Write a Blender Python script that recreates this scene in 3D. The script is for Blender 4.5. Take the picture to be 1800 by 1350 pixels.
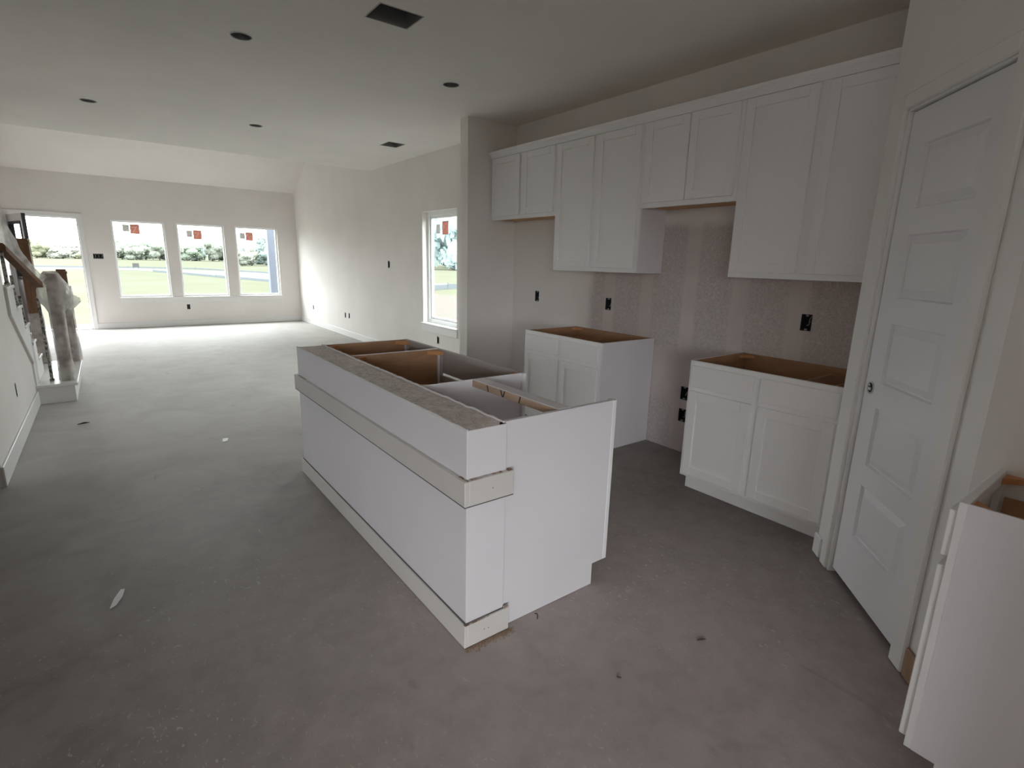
import bpy, bmesh, math, random
from mathutils import Vector, Matrix
rnd = random.Random(7)
for o in list(bpy.data.objects): bpy.data.objects.remove(o)
scene = bpy.context.scene
COL = scene.collection
R_ = math.radians

# ------------------------------------------------------------------ camera
cam_d = bpy.data.cameras.new('camera'); cam = bpy.data.objects.new('camera', cam_d); COL.objects.link(cam)
cam_d.sensor_fit = 'HORIZONTAL'; cam_d.sensor_width = 36.0
cam_d.lens = 36.0 * 926.425 / 1800.0
cam_d.clip_start = 0.02; cam_d.clip_end = 2000
YAW, PITCH, ROLL = R_(37.3313), R_(13.0284), R_(1.4639)
F = Vector((math.sin(YAW)*math.cos(PITCH), math.cos(YAW)*math.cos(PITCH), -math.sin(PITCH)))
R0 = Vector((math.cos(YAW), -math.sin(YAW), 0)); U0 = R0.cross(F)
RV = math.cos(ROLL)*R0 + math.sin(ROLL)*U0; UV = -math.sin(ROLL)*R0 + math.cos(ROLL)*U0
cam.matrix_world = Matrix(((RV.x, UV.x, -F.x, 0), (RV.y, UV.y, -F.y, 0), (RV.z, UV.z, -F.z, 1.4529), (0, 0, 0, 1)))
scene.camera = cam

# ------------------------------------------------------------------ sky, exposure
EXPOSURE = 0.04
SKY = 29.5
vs = scene.view_settings
vs.view_transform = 'Standard'; vs.look = 'None'; vs.gamma = 1.0; vs.use_curve_mapping = False; vs.exposure = EXPOSURE
world = bpy.data.worlds.new('overcast_sky'); scene.world = world; world.use_nodes = True
wn = world.node_tree; wn.nodes.clear()
wo = wn.nodes.new('ShaderNodeOutputWorld'); wb = wn.nodes.new('ShaderNodeBackground')
wt = wn.nodes.new('ShaderNodeTexCoord'); wx = wn.nodes.new('ShaderNodeSeparateXYZ')
wm = wn.nodes.new('ShaderNodeMapRange'); wm.inputs[1].default_value = -0.02; wm.inputs[2].default_value = 1.0
wm.inputs[3].default_value = 0.42; wm.inputs[4].default_value = 1.0      # overcast: zenith brighter than horizon
wc = wn.nodes.new('ShaderNodeMix'); wc.data_type = 'RGBA'; wc.blend_type = 'MULTIPLY'; wc.inputs[0].default_value = 1.0
wc.inputs[6].default_value = (0.95, 0.985, 1.0, 1)
wn.links.new(wt.outputs['Generated'], wx.inputs[0]); wn.links.new(wx.outputs['Z'], wm.inputs[0])
wn.links.new(wm.outputs[0], wc.inputs[7]); wn.links.new(wc.outputs[2], wb.inputs['Color'])
wb.inputs['Strength'].default_value = SKY
wn.links.new(wb.outputs[0], wo.inputs['Surface'])
scene.cycles.max_bounces = 14; scene.cycles.diffuse_bounces = 9; scene.cycles.glossy_bounces = 4
scene.cycles.transparent_max_bounces = 12; scene.cycles.caustics_reflective = False; scene.cycles.caustics_refractive = False
scene.cycles.use_denoising = True
scene.cycles.sample_clamp_indirect = 6.0

def portal(name, center, size, rot):
    d = bpy.data.lights.new(name, 'AREA'); d.shape = 'RECTANGLE'; d.size, d.size_y = size
    d.cycles.is_portal = True
    o = bpy.data.objects.new(name, d); COL.objects.link(o); o.location = center; o.rotation_euler = rot
    return o

# ------------------------------------------------------------------ measured plan (metres, floor z = 0)
XR = 3.525           # right wall face
YF = 12.778          # front wall face
ZC = 2.802           # flat ceiling
XL = -0.66           # stair wall face
YV = 8.45            # end of flat ceiling / start of vault
XA = 2.900           # base cabinet face frame front
XU = 3.2176          # wall cabinet face frame front

# ------------------------------------------------------------------ materials
def mat(name, base=(.8, .8, .8), rough=.6, spec=.35, metal=0.0):
    m = bpy.data.materials.new(name); m.use_nodes = True
    b = m.node_tree.nodes['Principled BSDF']
    b.inputs['Base Color'].default_value = (*base, 1); b.inputs['Roughness'].default_value = rough
    b.inputs['Specular IOR Level'].default_value = spec; b.inputs['Metallic'].default_value = metal
    return m
class NT:
    def __init__(s, m): s.m = m; s.t = m.node_tree; s.b = s.t.nodes['Principled BSDF']
    def n(s, typ, **kw):
        x = s.t.nodes.new(typ)
        for k, v in kw.items(): setattr(x, k, v)
        return x
    def l(s, a, b): s.t.links.new(a, b)
    def coord(s, kind='Object', scale=(1, 1, 1), rot=(0, 0, 0)):
        c = s.n('ShaderNodeTexCoord'); mp = s.n('ShaderNodeMapping'); mp.inputs['Scale'].default_value = scale; mp.inputs['Rotation'].default_value = rot
        s.l(c.outputs[kind], mp.inputs[0]); return mp.outputs[0]
    def geo(s, scale=(1, 1, 1)):
        c = s.n('ShaderNodeNewGeometry'); mp = s.n('ShaderNodeMapping'); mp.inputs['Scale'].default_value = scale
        s.l(c.outputs['Position'], mp.inputs[0]); return mp.outputs[0]
    def noise(s, vec, scale, detail=4, rough=.55, dist=0):
        x = s.n('ShaderNodeTexNoise'); x.inputs['Scale'].default_value = scale; x.inputs['Detail'].default_value = detail
        x.inputs['Roughness'].default_value = rough; x.inputs['Distortion'].default_value = dist
        s.l(vec, x.inputs['Vector']); return x.outputs['Fac']
    def ramp(s, fac, p0, p1, c0=(0, 0, 0), c1=(1, 1, 1)):
        x = s.n('ShaderNodeValToRGB'); e = x.color_ramp.elements
        e[0].position = p0; e[1].position = p1; e[0].color = (*c0, 1); e[1].color = (*c1, 1)
        s.l(fac, x.inputs[0]); return x.outputs[0]
    def mr(s, v, a, b, c=0.0, d=1.0, smooth=True):
        x = s.n('ShaderNodeMapRange'); x.interpolation_type = 'SMOOTHSTEP' if smooth else 'LINEAR'
        for i, k in enumerate((a, b, c, d)): x.inputs[i+1].default_value = k
        s.l(v, x.inputs[0]); return x.outputs[0]
    def math(s, op, a, b=None):
        x = s.n('ShaderNodeMath', operation=op)
        for i, k in enumerate((a, b)):
            if k is None: continue
            if isinstance(k, (int, float)): x.inputs[i].default_value = k
            else: s.l(k, x.inputs[i])
        return x.outputs[0]
    def mix(s, fac, a, b, blend='MIX'):
        x = s.n('ShaderNodeMix', data_type='RGBA', blend_type=blend)
        if isinstance(fac, (int, float)): x.inputs[0].default_value = fac
        else: s.l(fac, x.inputs[0])
        for i, k in ((6, a), (7, b)):
            if isinstance(k, tuple): x.inputs[i].default_value = (*k, 1)
            else: s.l(k, x.inputs[i])
        return x.outputs[2]
    def bump(s, h, strength=.2, dist=.01):
        x = s.n('ShaderNodeBump'); x.inputs['Strength'].default_value = strength; x.inputs['Distance'].default_value = dist
        s.l(h, x.inputs['Height']); s.l(x.outputs[0], s.b.inputs['Normal'])
    def base(s, c): s.l(c, s.b.inputs['Base Color'])

def painted(name, c, rough=.6, var=.04, bump=.06, spec=.3):
    m = mat(name, c, rough, spec); t = NT(m); p = t.geo()
    f = t.noise(p, 1.7, 3)
    t.base(t.mix(t.ramp(f, .3, .7), tuple(k*(1-var) for k in c), tuple(min(1, k*(1+var*.6)) for k in c)))
    t.bump(t.noise(p, 140, 3), bump, .004)
    return m
WALLC = (.80, .77, .745)
M_wall = painted('wall_paint', WALLC, .75)
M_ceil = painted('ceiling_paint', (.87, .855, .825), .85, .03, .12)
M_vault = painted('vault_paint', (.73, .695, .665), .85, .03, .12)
M_cab = painted('cabinet_paint', (.86, .85, .86), .42, .015, .02)
M_trim = painted('trim_paint', (.80, .795, .79), .40, .02, .03)
M_board = painted('primed_board', (.68, .655, .63), .55, .05, .08)
M_pwall = painted('pantry_wall_paint', (.765, .755, .74), .5, .015, .03)
M_sheet = painted('white_panel', (.79, .77, .805), .45, .03, .03)
M_door = painted('door_primer', (.76, .755, .78), .45, .01, .02)
M_vinyl = mat('window_vinyl', (.90, .92, .92), .35)
M_dark = mat('dark_recess', (.02, .02, .02), .8)
M_black = mat('black_plastic', (.018, .018, .02), .45)
M_blue = mat('blue_box_plastic', (.03, .035, .045), .5)
M_zinc = mat('galvanised_steel', (.42, .43, .44), .45, .5, .85)
M_steel = mat('bright_steel', (.65, .65, .66), .3, .5, 1.0)
M_white_wire = mat('white_cable', (.7, .7, .68), .5)
M_copper = mat('bare_copper', (.55, .28, .14), .4, .5, 1.0)
M_bdoor = mat('dark_door_edge', (.045, .045, .055), .5)
M_grey = mat('grey_door_paint', (.60, .575, .59), .5)
M_joint_shade = mat('shadow_joint', (.16, .15, .15), .9)
M_chip = mat('splinter', (.06, .05, .045), .8)

def wood(name, c0, c1, scale=(1, 14, 14), rough=.55):
    m = mat(name, c0, rough, .3); t = NT(m); p = t.geo(scale)
    f = t.noise(p, 2.2, 6, .6, .6)
    t.base(t.mix(t.ramp(f, .32, .7), c0, c1)); t.bump(f, .05, .004)
    return m
M_ply = wood('cabinet_interior_maple', (.36, .205, .115), (.47, .28, .165), (2, 2, 9))
M_under = wood('cabinet_underside_ply', (.50, .28, .13), (.62, .37, .18), (2, 9, 2))
M_ply_orange = wood('corner_block_wood', (.50, .22, .09), (.62, .30, .13))
M_raw = wood('raw_pine', (.52, .37, .27), (.66, .50, .38), (9, 1.5, 9))
M_rawd = wood('raw_brown_board', (.30, .19, .12), (.40, .27, .18), (12, 12, 2))
M_newel = wood('stained_oak', (.15, .078, .042), (.235, .13, .075), (12, 12, 1.2))
M_inner = painted('frame_back_unpainted', (.48, .44, .42), .6)

# wall with unfinished drywall behind the counter run
M_rwall = mat('wall_paint_and_bare_board', WALLC, .75, .25)
t = NT(M_rwall); p = t.geo(); sx = t.n('ShaderNodeSeparateXYZ'); t.l(p, sx.inputs[0]); Y, Z = sx.outputs[1], sx.outputs[2]
paint = t.mix(t.ramp(t.noise(p, 1.7, 3), .3, .7), tuple(k*.96 for k in WALLC), tuple(k*1.02 for k in WALLC))
wob = t.math('MULTIPLY', t.math('SUBTRACT', t.noise(p, 3.2, 3), .5), .12)
bare = t.math('MULTIPLY', t.mr(t.math('ADD', Y, wob), 3.53, 3.40, 0, 1), t.mr(t.math('ADD', Z, wob), 1.80, 1.72, 0, 1))
# stud tape bands every 0.406 m and the horizontal board joint
ph = t.math('ABSOLUTE', t.math('SUBTRACT', t.math('PINGPONG', t.math('ADD', t.math('ADD', Y, t.math('MULTIPLY', wob, .25)), -2.02+.406*20), .203), 0.0))
band = t.mr(ph, .045, .075, 1, 0)
hband = t.math('MULTIPLY', t.mr(t.math('ADD', Z, wob), .36, .44, 0, 1), t.mr(t.math('ADD', Z, wob), .86, .78, 0, 1))
smooth = t.math('MAXIMUM', band, hband)
fib = t.noise(t.geo((1, 1, 1)), 62, 4, .7, 1.6)
board = t.mix(t.ramp(fib, .42, .68), (.50, .45, .44), (.70, .65, .635))
mud = t.mix(t.ramp(t.noise(p, 5, 4), .3, .7), (.60, .54, .525), (.66, .60, .58))
barec = t.mix(smooth, board, mud)
t.base(t.mix(bare, paint, barec))
bm_h = t.math('MULTIPLY', t.math('MULTIPLY', fib, bare), t.math('SUBTRACT', 1.0, smooth)); t.bump(bm_h, .25, .004)

# concrete floor with drywall dust
M_floor = mat('dusty_concrete', (.3, .28, .27), .6, .35)
t = NT(M_floor); p = t.geo(); sx = t.n('ShaderNodeSeparateXYZ'); t.l(p, sx.inputs[0]); X, Y = sx.outputs[0], sx.outputs[1]
big = t.noise(p, .55, 4, .55, .4); mid = t.noise(p, 2.1, 5, .6, .8); fine = t.noise(p, 9, 6, .65)
conc = t.mix(t.ramp(mid, .3, .72), (.125, .100, .094), (.190, .160, .153))
conc = t.mix(t.math('MULTIPLY', t.ramp(fine, .35, .75), .35), conc, (.33, .30, .29))
dustc = t.mix(t.ramp(mid, .30, .75), (.45, .43, .41), (.52, .505, .485))
reg = t.mr(Y, 1.3, 5.3, 0.10, .95)
nz = t.math('ADD', t.math('MULTIPLY', t.math('SUBTRACT', big, .5), 1.5), t.math('MULTIPLY', t.math('SUBTRACT', mid, .5), .9))
dust = t.n('ShaderNodeClamp'); t.l(t.math('ADD', reg, t.math('MULTIPLY', nz, .34)), dust.inputs[0])
dx_ = t.math('SUBTRACT', X, 1.35); dy_ = t.math('SUBTRACT', Y, 1.05)
rr_ = t.math('SQRT', t.math('ADD', t.math('MULTIPLY', dx_, dx_), t.math('MULTIPLY', t.math('MULTIPLY', dy_, dy_), .8)))
patch = t.mr(t.math('ADD', rr_, t.math('MULTIPLY', t.math('SUBTRACT', mid, .5), .8)), 1.85, .45, 0, 1)
conc2 = t.mix(t.math('MULTIPLY', t.math('MULTIPLY', patch, t.ramp(fine, .2, .8, (.6, .6, .6))), .88), conc, (.53, .465, .45))
c = t.mix(dust.outputs[0], conc2, dustc)
patch0 = patch
# white overspray flecks on the bare slab
fl = t.noise(t.geo((1, .55, 1)), 70, 2, .5, .8)
flm = t.math('MULTIPLY', t.ramp(fl, .64, .70), t.math('MULTIPLY', t.ramp(t.noise(p, 1.1, 3), .40, .60), t.math('ADD', t.mr(Y, 3.4, 1.8, .12, .5), t.math('MULTIPLY', patch0, .45))))
c = t.mix(flm, c, (.60, .55, .535))
fl2 = t.noise(t.geo((1, .6, 1)), 22, 3, .5, 1.2)
c = t.mix(t.math('MULTIPLY', t.ramp(fl2, .70, .76), .35), c, (.66, .62, .60))
st = t.noise(t.geo((1.0, .3, 1)), 4.3, 3, .5, 2.0)
c = t.mix(t.math('MULTIPLY', t.ramp(st, .66, .74), .28), c, (.20, .155, .14))
t.base(c)
t.l(t.mr(dust.outputs[0], 0, 1, .50, .72), t.b.inputs['Roughness'])
t.bump(t.math('ADD', t.math('MULTIPLY', fine, .6), flm), .12, .006)

# rough top of the half wall (trowelled compound on board)
M_rough = mat('trowelled_top', (.5, .45, .43), .85, .2)
t = NT(M_rough); p = t.geo()
f = t.noise(t.geo((1, .7, 1)), 38, 5, .7, 1.4); g = t.noise(p, 5, 3)
c = t.mix(t.ramp(f, .36, .66), (.58, .50, .475), (.92, .87, .85)); c = t.mix(t.math('MULTIPLY', t.ramp(g, .5, .7), .40), c, (.74, .60, .55))
t.base(c); t.bump(f, .5, .006)
# raw torn drywall edge
M_edge = mat('torn_edge', (.42, .30, .22), .9, .1)
t = NT(M_edge); p = t.geo(); t.base(t.mix(t.ramp(t.noise(p, 30, 4, .7), .40, .58), (.60, .56, .53), (.24, .13, .075)))

# glass: clear pane with a fresnel reflection
M_glass = bpy.data.materials.new('window_glass'); M_glass.use_nodes = True
nt = M_glass.node_tree; nt.nodes.clear()
go = nt.nodes.new('ShaderNodeOutputMaterial'); gm = nt.nodes.new('ShaderNodeMixShader'); gt = nt.nodes.new('ShaderNodeBsdfTransparent')
gg = nt.nodes.new('ShaderNodeBsdfGlossy'); gw = nt.nodes.new('ShaderNodeLayerWeight'); gw.inputs[0].default_value = .5
gp_ = nt.nodes.new('ShaderNodeMath'); gp_.operation = 'POWER'; gp_.inputs[1].default_value = 5.0; nt.links.new(gw.outputs['Facing'], gp_.inputs[0])
gf = nt.nodes.new('ShaderNodeMapRange'); gf.inputs[3].default_value = .005; gf.inputs[4].default_value = .35; nt.links.new(gp_.outputs[0], gf.inputs[0])
gt.inputs[0].default_value = (.93, .95, .94, 1); gg.inputs['Roughness'].default_value = .02
nt.links.new(gf.outputs[0], gm.inputs[0]); nt.links.new(gt.outputs[0], gm.inputs[1]); nt.links.new(gg.outputs[0], gm.inputs[2]); nt.links.new(gm.outputs[0], go.inputs[0])
# plastic sheet: thin, milky
M_plastic = bpy.data.materials.new('masking_plastic'); M_plastic.use_nodes = True
nt = M_plastic.node_tree; nt.nodes.clear()
po = nt.nodes.new('ShaderNodeOutputMaterial'); m1 = nt.nodes.new('ShaderNodeMixShader'); m2 = nt.nodes.new('ShaderNodeMixShader')
ptr = nt.nodes.new('ShaderNodeBsdfTransparent'); pd = nt.nodes.new('ShaderNodeBsdfDiffuse'); pt = nt.nodes.new('ShaderNodeBsdfTranslucent'); pg = nt.nodes.new('ShaderNodeBsdfGlossy'); m3 = nt.nodes.new('ShaderNodeMixShader')
pd.inputs[0].default_value = (.90, .88, .86, 1); pt.inputs[0].default_value = (.90, .88, .87, 1); pg.inputs['Roughness'].default_value = .25
fac = nt.nodes.new('ShaderNodeTexNoise'); fac.inputs['Scale'].default_value = 9; rr = nt.nodes.new('ShaderNodeMapRange')
rr.inputs[1].default_value = .35; rr.inputs[2].default_value = .65; rr.inputs[3].default_value = .42; rr.inputs[4].default_value = .88
gp = nt.nodes.new('ShaderNodeNewGeometry'); nt.links.new(gp.outputs['Position'], fac.inputs['Vector']); nt.links.new(fac.outputs[0], rr.inputs[0])
m1.inputs[0].default_value = .45; nt.links.new(pd.outputs[0], m1.inputs[1]); nt.links.new(pt.outputs[0], m1.inputs[2])
nt.links.new(rr.outputs[0], m2.inputs[0]); nt.links.new(ptr.outputs[0], m2.inputs[1]); nt.links.new(m1.outputs[0], m2.inputs[2])
m3.inputs[0].default_value = .12; nt.links.new(m2.outputs[0], m3.inputs[1]); nt.links.new(pg.outputs[0], m3.inputs[2]); nt.links.new(m3.outputs[0], po.inputs[0])

# ------------------------------------------------------------------ mesh helpers
def BM(): return bmesh.new()
def box(bm, x0, x1, y0, y1, z0, z1, bev=0.0):
    x0, x1 = sorted((x0, x1)); y0, y1 = sorted((y0, y1)); z0, z1 = sorted((z0, z1))
    vs = [bm.verts.new(q) for q in ((x0, y0, z0), (x1, y0, z0), (x1, y1, z0), (x0, y1, z0), (x0, y0, z1), (x1, y0, z1), (x1, y1, z1), (x0, y1, z1))]
    fs = [bm.faces.new([vs[i] for i in q]) for q in ((0, 3, 2, 1), (4, 5, 6, 7), (0, 1, 5, 4), (1, 2, 6, 5), (2, 3, 7, 6), (3, 0, 4, 7))]
    if bev > 0:
        es = {e for f in fs for e in f.edges}
        bmesh.ops.bevel(bm, geom=list(es), offset=bev, segments=1, affect='EDGES')
    return bm
def prism(bm, pts, axis, a, b):
    # extrude polygon pts (2D in the two other axes, cyclic order) along axis from a to b
    def P(u, v, w): return {'x': (w, u, v), 'y': (u, w, v), 'z': (u, v, w)}[axis]
    A = [bm.verts.new(P(u, v, a)) for u, v in pts]; B = [bm.verts.new(P(u, v, b)) for u, v in pts]
    n = len(pts); bm.faces.new(A); bm.faces.new(B[::-1])
    for i in range(n): bm.faces.new((A[i], B[i], B[(i+1) % n], A[(i+1) % n]))
    return bm
def tube(bm, pts, r, n=8, caps=True):
    pts = [Vector(q) for q in pts]; rings = []; rs = r if isinstance(r, (list, tuple)) else [r]*len(pts)
    for i, q in enumerate(pts):
        d = (pts[min(i+1, len(pts)-1)] - pts[max(i-1, 0)]).normalized()
        a = Vector((0, 0, 1)) if abs(d.z) < .9 else Vector((1, 0, 0)); u = d.cross(a).normalized(); v = d.cross(u)
        rings.append([bm.verts.new(q + rs[i]*(math.cos(2*math.pi*k/n)*u + math.sin(2*math.pi*k/n)*v)) for k in range(n)])
    for a, b in zip(rings, rings[1:]):
        for k in range(n): bm.faces.new((a[k], a[(k+1) % n], b[(k+1) % n], b[k]))
    if caps: bm.faces.new(rings[0][::-1]); bm.faces.new(rings[-1])
    return bm
def disc_tube(bm, c, prof, n=24):
    # lathe about a vertical axis: prof = [(r, z)]
    rings = [[bm.verts.new((c[0]+r*math.cos(2*math.pi*k/n), c[1]+r*math.sin(2*math.pi*k/n), z)) for k in range(n)] for r, z in prof]
    for a, b in zip(rings, rings[1:]):
        for k in range(n): bm.faces.new((a[k], a[(k+1) % n], b[(k+1) % n], b[k]))
    return rings
def chain(o):
    v = Vector((0, 0, 0))
    while o: v += o.location; o = o.parent
    return v
def tag(o, label=None, cat=None, group=None, kind=None):
    for k, v in (('label', label), ('category', cat), ('group', group), ('kind', kind)):
        if v: o[k] = v
    return o
def obj(name, bm, m, parent=None, origin=None, local=False, smooth=False, **tags):
    bmesh.ops.recalc_face_normals(bm, faces=bm.faces)
    off = Vector((0, 0, 0)) if local else (chain(parent) if parent else Vector(origin or (0, 0, 0)))
    if not local: bmesh.ops.translate(bm, vec=-off, verts=bm.verts)
    me = bpy.data.meshes.new(name); bm.to_mesh(me); bm.free()
    for k in (m if isinstance(m, (list, tuple)) else [m]): me.materials.append(k)
    if smooth:
        for f in me.polygons: f.use_smooth = True
    o = bpy.data.objects.new(name, me); COL.objects.link(o)
    if parent: o.parent = parent
    elif origin: o.location = origin
    return tag(o, **tags)
def thing(name, loc, label=None, cat=None, group=None, kind=None, rotz=0):
    o = bpy.data.objects.new(name, None); o.empty_display_size = .1; COL.objects.link(o)
    o.location = loc; o.rotation_euler = (0, 0, rotz)
    return tag(o, label, cat, group, kind)
def cut(o, boxes=(), bm2=None):
    b = bm2 or BM()
    for q in boxes: box(b, *q)
    bmesh.ops.recalc_face_normals(b, faces=b.faces)
    bmesh.ops.translate(b, vec=-o.location, verts=b.verts)
    me = bpy.data.meshes.new('cutter'); b.to_mesh(me); b.free()
    c = bpy.data.objects.new('cutter', me); COL.objects.link(c); c.location = o.location
    md = o.modifiers.new('cut', 'BOOLEAN'); md.operation = 'DIFFERENCE'; md.solver = 'EXACT'; md.object = c
    bpy.context.view_layer.update()
    new = bpy.data.meshes.new_from_object(o.evaluated_get(bpy.context.evaluated_depsgraph_get()))
    o.modifiers.clear(); o.data = new; bpy.data.objects.remove(c)
S = dict(kind='structure')

# ================================================================== SHELL
b = BM(); box(b, -6.0, 3.70, -4.6, 12.95, -.20, 0); floor = obj('floor', b, M_floor, **S)
# open electrical boxes: (wall, along, z, half width, half height)
EB_R = [(11.823, .386, .030, .05), (9.875, .395, .030, .05), (9.670, .402, .030, .05), (7.854, 1.368, .036, .056), (6.317, .385, .030, .052),
        (4.236, 1.117, .032, .053), (3.246, 1.111, .034, .053), (1.550, 1.123, .034, .053), (2.385, .479, .034, .053), (2.385, .300, .034, .053)]
WR = (5.825, 6.732, .590, 2.083)
b = BM(); box(b, XR, XR+.15, -.6, 12.93, -.02, ZC)
wr = obj('wall_right', b, M_rwall, **S)
cut(wr, [(XR-.1, XR+.3, *WR[:2], *WR[2:])] + [(XR-.05, XR+.075, y-w, y+w, z-h, z+h) for y, z, w, h in EB_R])
b = BM(); prism(b, [(YV-.12, ZC), (12.93, ZC), (YV-.12, 5.25)], 'x', XR, XR+.15); obj('wall_gable', b, M_wall, **S)
# front wall
FW = [(.175, 1.025), (1.222, 2.070), (2.278, 3.118)]; FZ = (.595, 2.040)
DX = (-1.235, -.305); DZ = 2.045
EB_F = [(-.076, 1.365, .075, .047), (1.288, .385, .028, .052)]
b = BM(); box(b, -1.45, XR+.15, YF, YF+.15, -.02, 2.95); wf = obj('wall_front', b, M_wall, **S)
cut(wf, [(a, c, YF-.1, YF+.3, *FZ) for a, c in FW] + [(*DX, YF-.1, YF+.3, -.1, DZ)] + [(x-w, x+w, YF-.05, YF+.075, z-h, z+h) for x, z, w, h in EB_F])
# ceilings
b = BM(); box(b, -6.0, XR+.1, -4.6, YV, ZC, ZC+.12)
ceil = obj('ceiling', b, M_ceil, **S)
CANS = [(.857, 4.043), (.054, 6.610), (2.346, 3.968), (1.460, 6.536)]
VENTS = [(1.358, 1.614, 3.040, 3.252), (2.853, 3.060, 6.258, 6.512)]
b2 = BM()
for q in VENTS: box(b2, *q, ZC-.1, ZC+.3)
for x, y in CANS:
    rg = disc_tube(b2, (x, y), [(.062, ZC-.1), (.062, ZC+.3)], 24); b2.faces.new(rg[0]); b2.faces.new(rg[1])
cut(ceil, bm2=b2)
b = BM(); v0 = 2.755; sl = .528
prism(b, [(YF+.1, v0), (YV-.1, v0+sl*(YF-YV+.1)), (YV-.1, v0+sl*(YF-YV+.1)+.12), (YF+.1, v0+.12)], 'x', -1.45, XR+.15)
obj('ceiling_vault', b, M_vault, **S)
b = BM(); box(b, -1.45, XR+.15, YV-.12, YV, ZC+.12, 5.25); obj('wall_vault', b, M_wall, **S)
# left side
b = BM(); box(b, -1.45, -1.30, 8.3, 12.93, 0, 2.9); prism(b, [(YV-.12, 2.85), (12.93, 2.75), (YV-.12, 5.25)], 'x', -1.45, -1.30); obj('wall_entry', b, M_wall, **S)
b = BM(); box(b, -1.80, -1.68, 4.46, 8.42, 0, ZC); box(b, -1.68, -1.45, 8.3, 8.42, 0, ZC); obj('wall_stairwell', b, M_wall, **S)
b = BM(); box(b, -6.0, -.78, 4.34, 4.46, 0, ZC); obj('wall_dining', b, M_wall, **S)
# stair wall: full height near us, stepped knee wall beyond
RISE = .193; NOSE = {6: 6.225, 5: 6.535, 4: 6.845, 3: 7.12, 2: 7.42, 1: 8.05}   # front edge of each tread, z = k*RISE
poly = [(4.34, 0), (4.34, ZC), (5.79, ZC), (5.79, 6*RISE-.03)]
for k in (6, 5, 4, 3, 2):
    poly += [(NOSE[k]-.025, k*RISE-.03), (NOSE[k]-.025, (k-1)*RISE-.03)]
poly = poly[:-1] + [(NOSE[2]-.025, 0)]
b = BM(); prism(b, poly, 'x', XL, XL-.115); wl = obj('wall_left', b, M_wall, **S)
cut(wl, [(XL-.075, XL+.05, 5.466-.028, 5.466+.028, .391-.055, .391+.055)])
# stub wall, pantry
YS = 4.648
b = BM(); box(b, 2.937, XR+.01, YS, YS+.141, 0, ZC); obj('wall_stub', b, M_wall, **S)
P0 = Vector((2.8176, 1.0171, 0)); DA = R_(47.0875)
PT = Vector((-math.sin(DA), -math.cos(DA), 0)); PROT = math.atan2(PT.y, PT.x)
def pw(s, into=0.0):   # plan point on the pantry diagonal
    q = P0 + PT*s + Vector((-PT.y, PT.x, 0))*into
    return (q.x, q.y)
SC = .968; pc = pw(SC)
b = BM(); prism(b, [(P0.x, P0.y), (XR+.01, P0.y), (XR+.01, P0.y-.115), (P0.x+.05, P0.y-.115)], 'z', 0, ZC); obj('wall_pantry_return', b, M_wall, **S)
DS0, DS1, DTOP = .150, .784, 2.098     # door opening along the diagonal
bd = BM()
for s0, s1, z0, z1 in ((0, DS0, 0, ZC), (DS1, SC, 0, ZC), (DS0, DS1, DTOP, ZC)): box(bd, s0, s1, 0, .115, z0, z1)
wd = obj('wall_pantry_diagonal', bd, M_pwall, local=True, **S); wd.location = P0; wd.rotation_euler = (0, 0, PROT)
b = BM(); box(b, pc[0], pc[0]+.115, -4.6, pc[1], 0, ZC); obj('wall_pantry_side', b, M_wall, **S)
b = BM(); box(b, pc[0], XR+.1, -.72, -.60, 0, ZC); obj('wall_pantry_back', b, M_wall, **S)
# rear of the house behind the viewer: added unseen opening, sized to light island and kitchen
b = BM(); box(b, -6.0, pc[0]+.1, -4.6, -4.45, 0, ZC); wre = obj('wall_rear', b, M_wall, **S)
RD = (-5.3, -1.4, .45, 2.32); cut(wre, [(RD[0], RD[1], -4.8, -4.3, RD[2], RD[3])])
b = BM(); box(b, -6.0, -5.85, -4.6, 4.46, 0, ZC); obj('wall_side', b, M_wall, **S)
b = BM(); box(b, -5.85, -.85, 1.25, 1.37, 0, ZC); obj('wall_blocker_left', b, M_wall, **S)  # unseen wall added left of the viewer to hold back light
b = BM(); box(b, 1.0, pc[0], -.445, -.33, 0, ZC); obj('wall_blocker_near', b, M_wall, **S)  # unseen wall, lengthened to shade the side panel of the end cabinet
portal('portal_rear', ((RD[0]+RD[1])/2, -4.62, (RD[2]+RD[3])/2), (RD[1]-RD[0], RD[3]-RD[2]), (R_(90), 0, 0))
for a, c in FW: portal('portal_front', ((a+c)/2, YF+.16, (FZ[0]+FZ[1])/2), (c-a, FZ[1]-FZ[0]), (R_(-90), 0, 0))
portal('portal_entry', ((DX[0]+DX[1])/2, YF+.16, DZ/2), (DX[1]-DX[0], DZ), (R_(-90), 0, 0))
portal('portal_right', (XR+.16, (WR[0]+WR[1])/2, (WR[2]+WR[3])/2), (WR[3]-WR[2], WR[1]-WR[0]), (0, R_(90), 0))

# baseboards
def baseboard(name, pts, h=.115, th=.014, m=M_trim):
    b = BM()
    for x0, x1, y0, y1 in pts: box(b, x0, x1, y0, y1, .004, h, .003)
    return obj(name, b, m, **S)
baseboard('baseboard_left', [(XL, XL+.014, 4.33, 6.625)], .135)
baseboard('baseboard_right', [(XR-.014, XR, YS+.141, YF)])
baseboard('baseboard_front', [(DX[1]+.075, XR-.014, YF-.014, YF)])
baseboard('baseboard_stub', [(2.937-.014, 2.937, YS-.014, YS+.155), (2.937, XR, YS-.014, YS)])
bb = BM(); box(bb, -.016, .062, -.014, 0, .004, .112, .003); o = obj('baseboard_pantry', bb, M_trim, local=True, **S); o.location = P0; o.rotation_euler = (0, 0, PROT)

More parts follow.
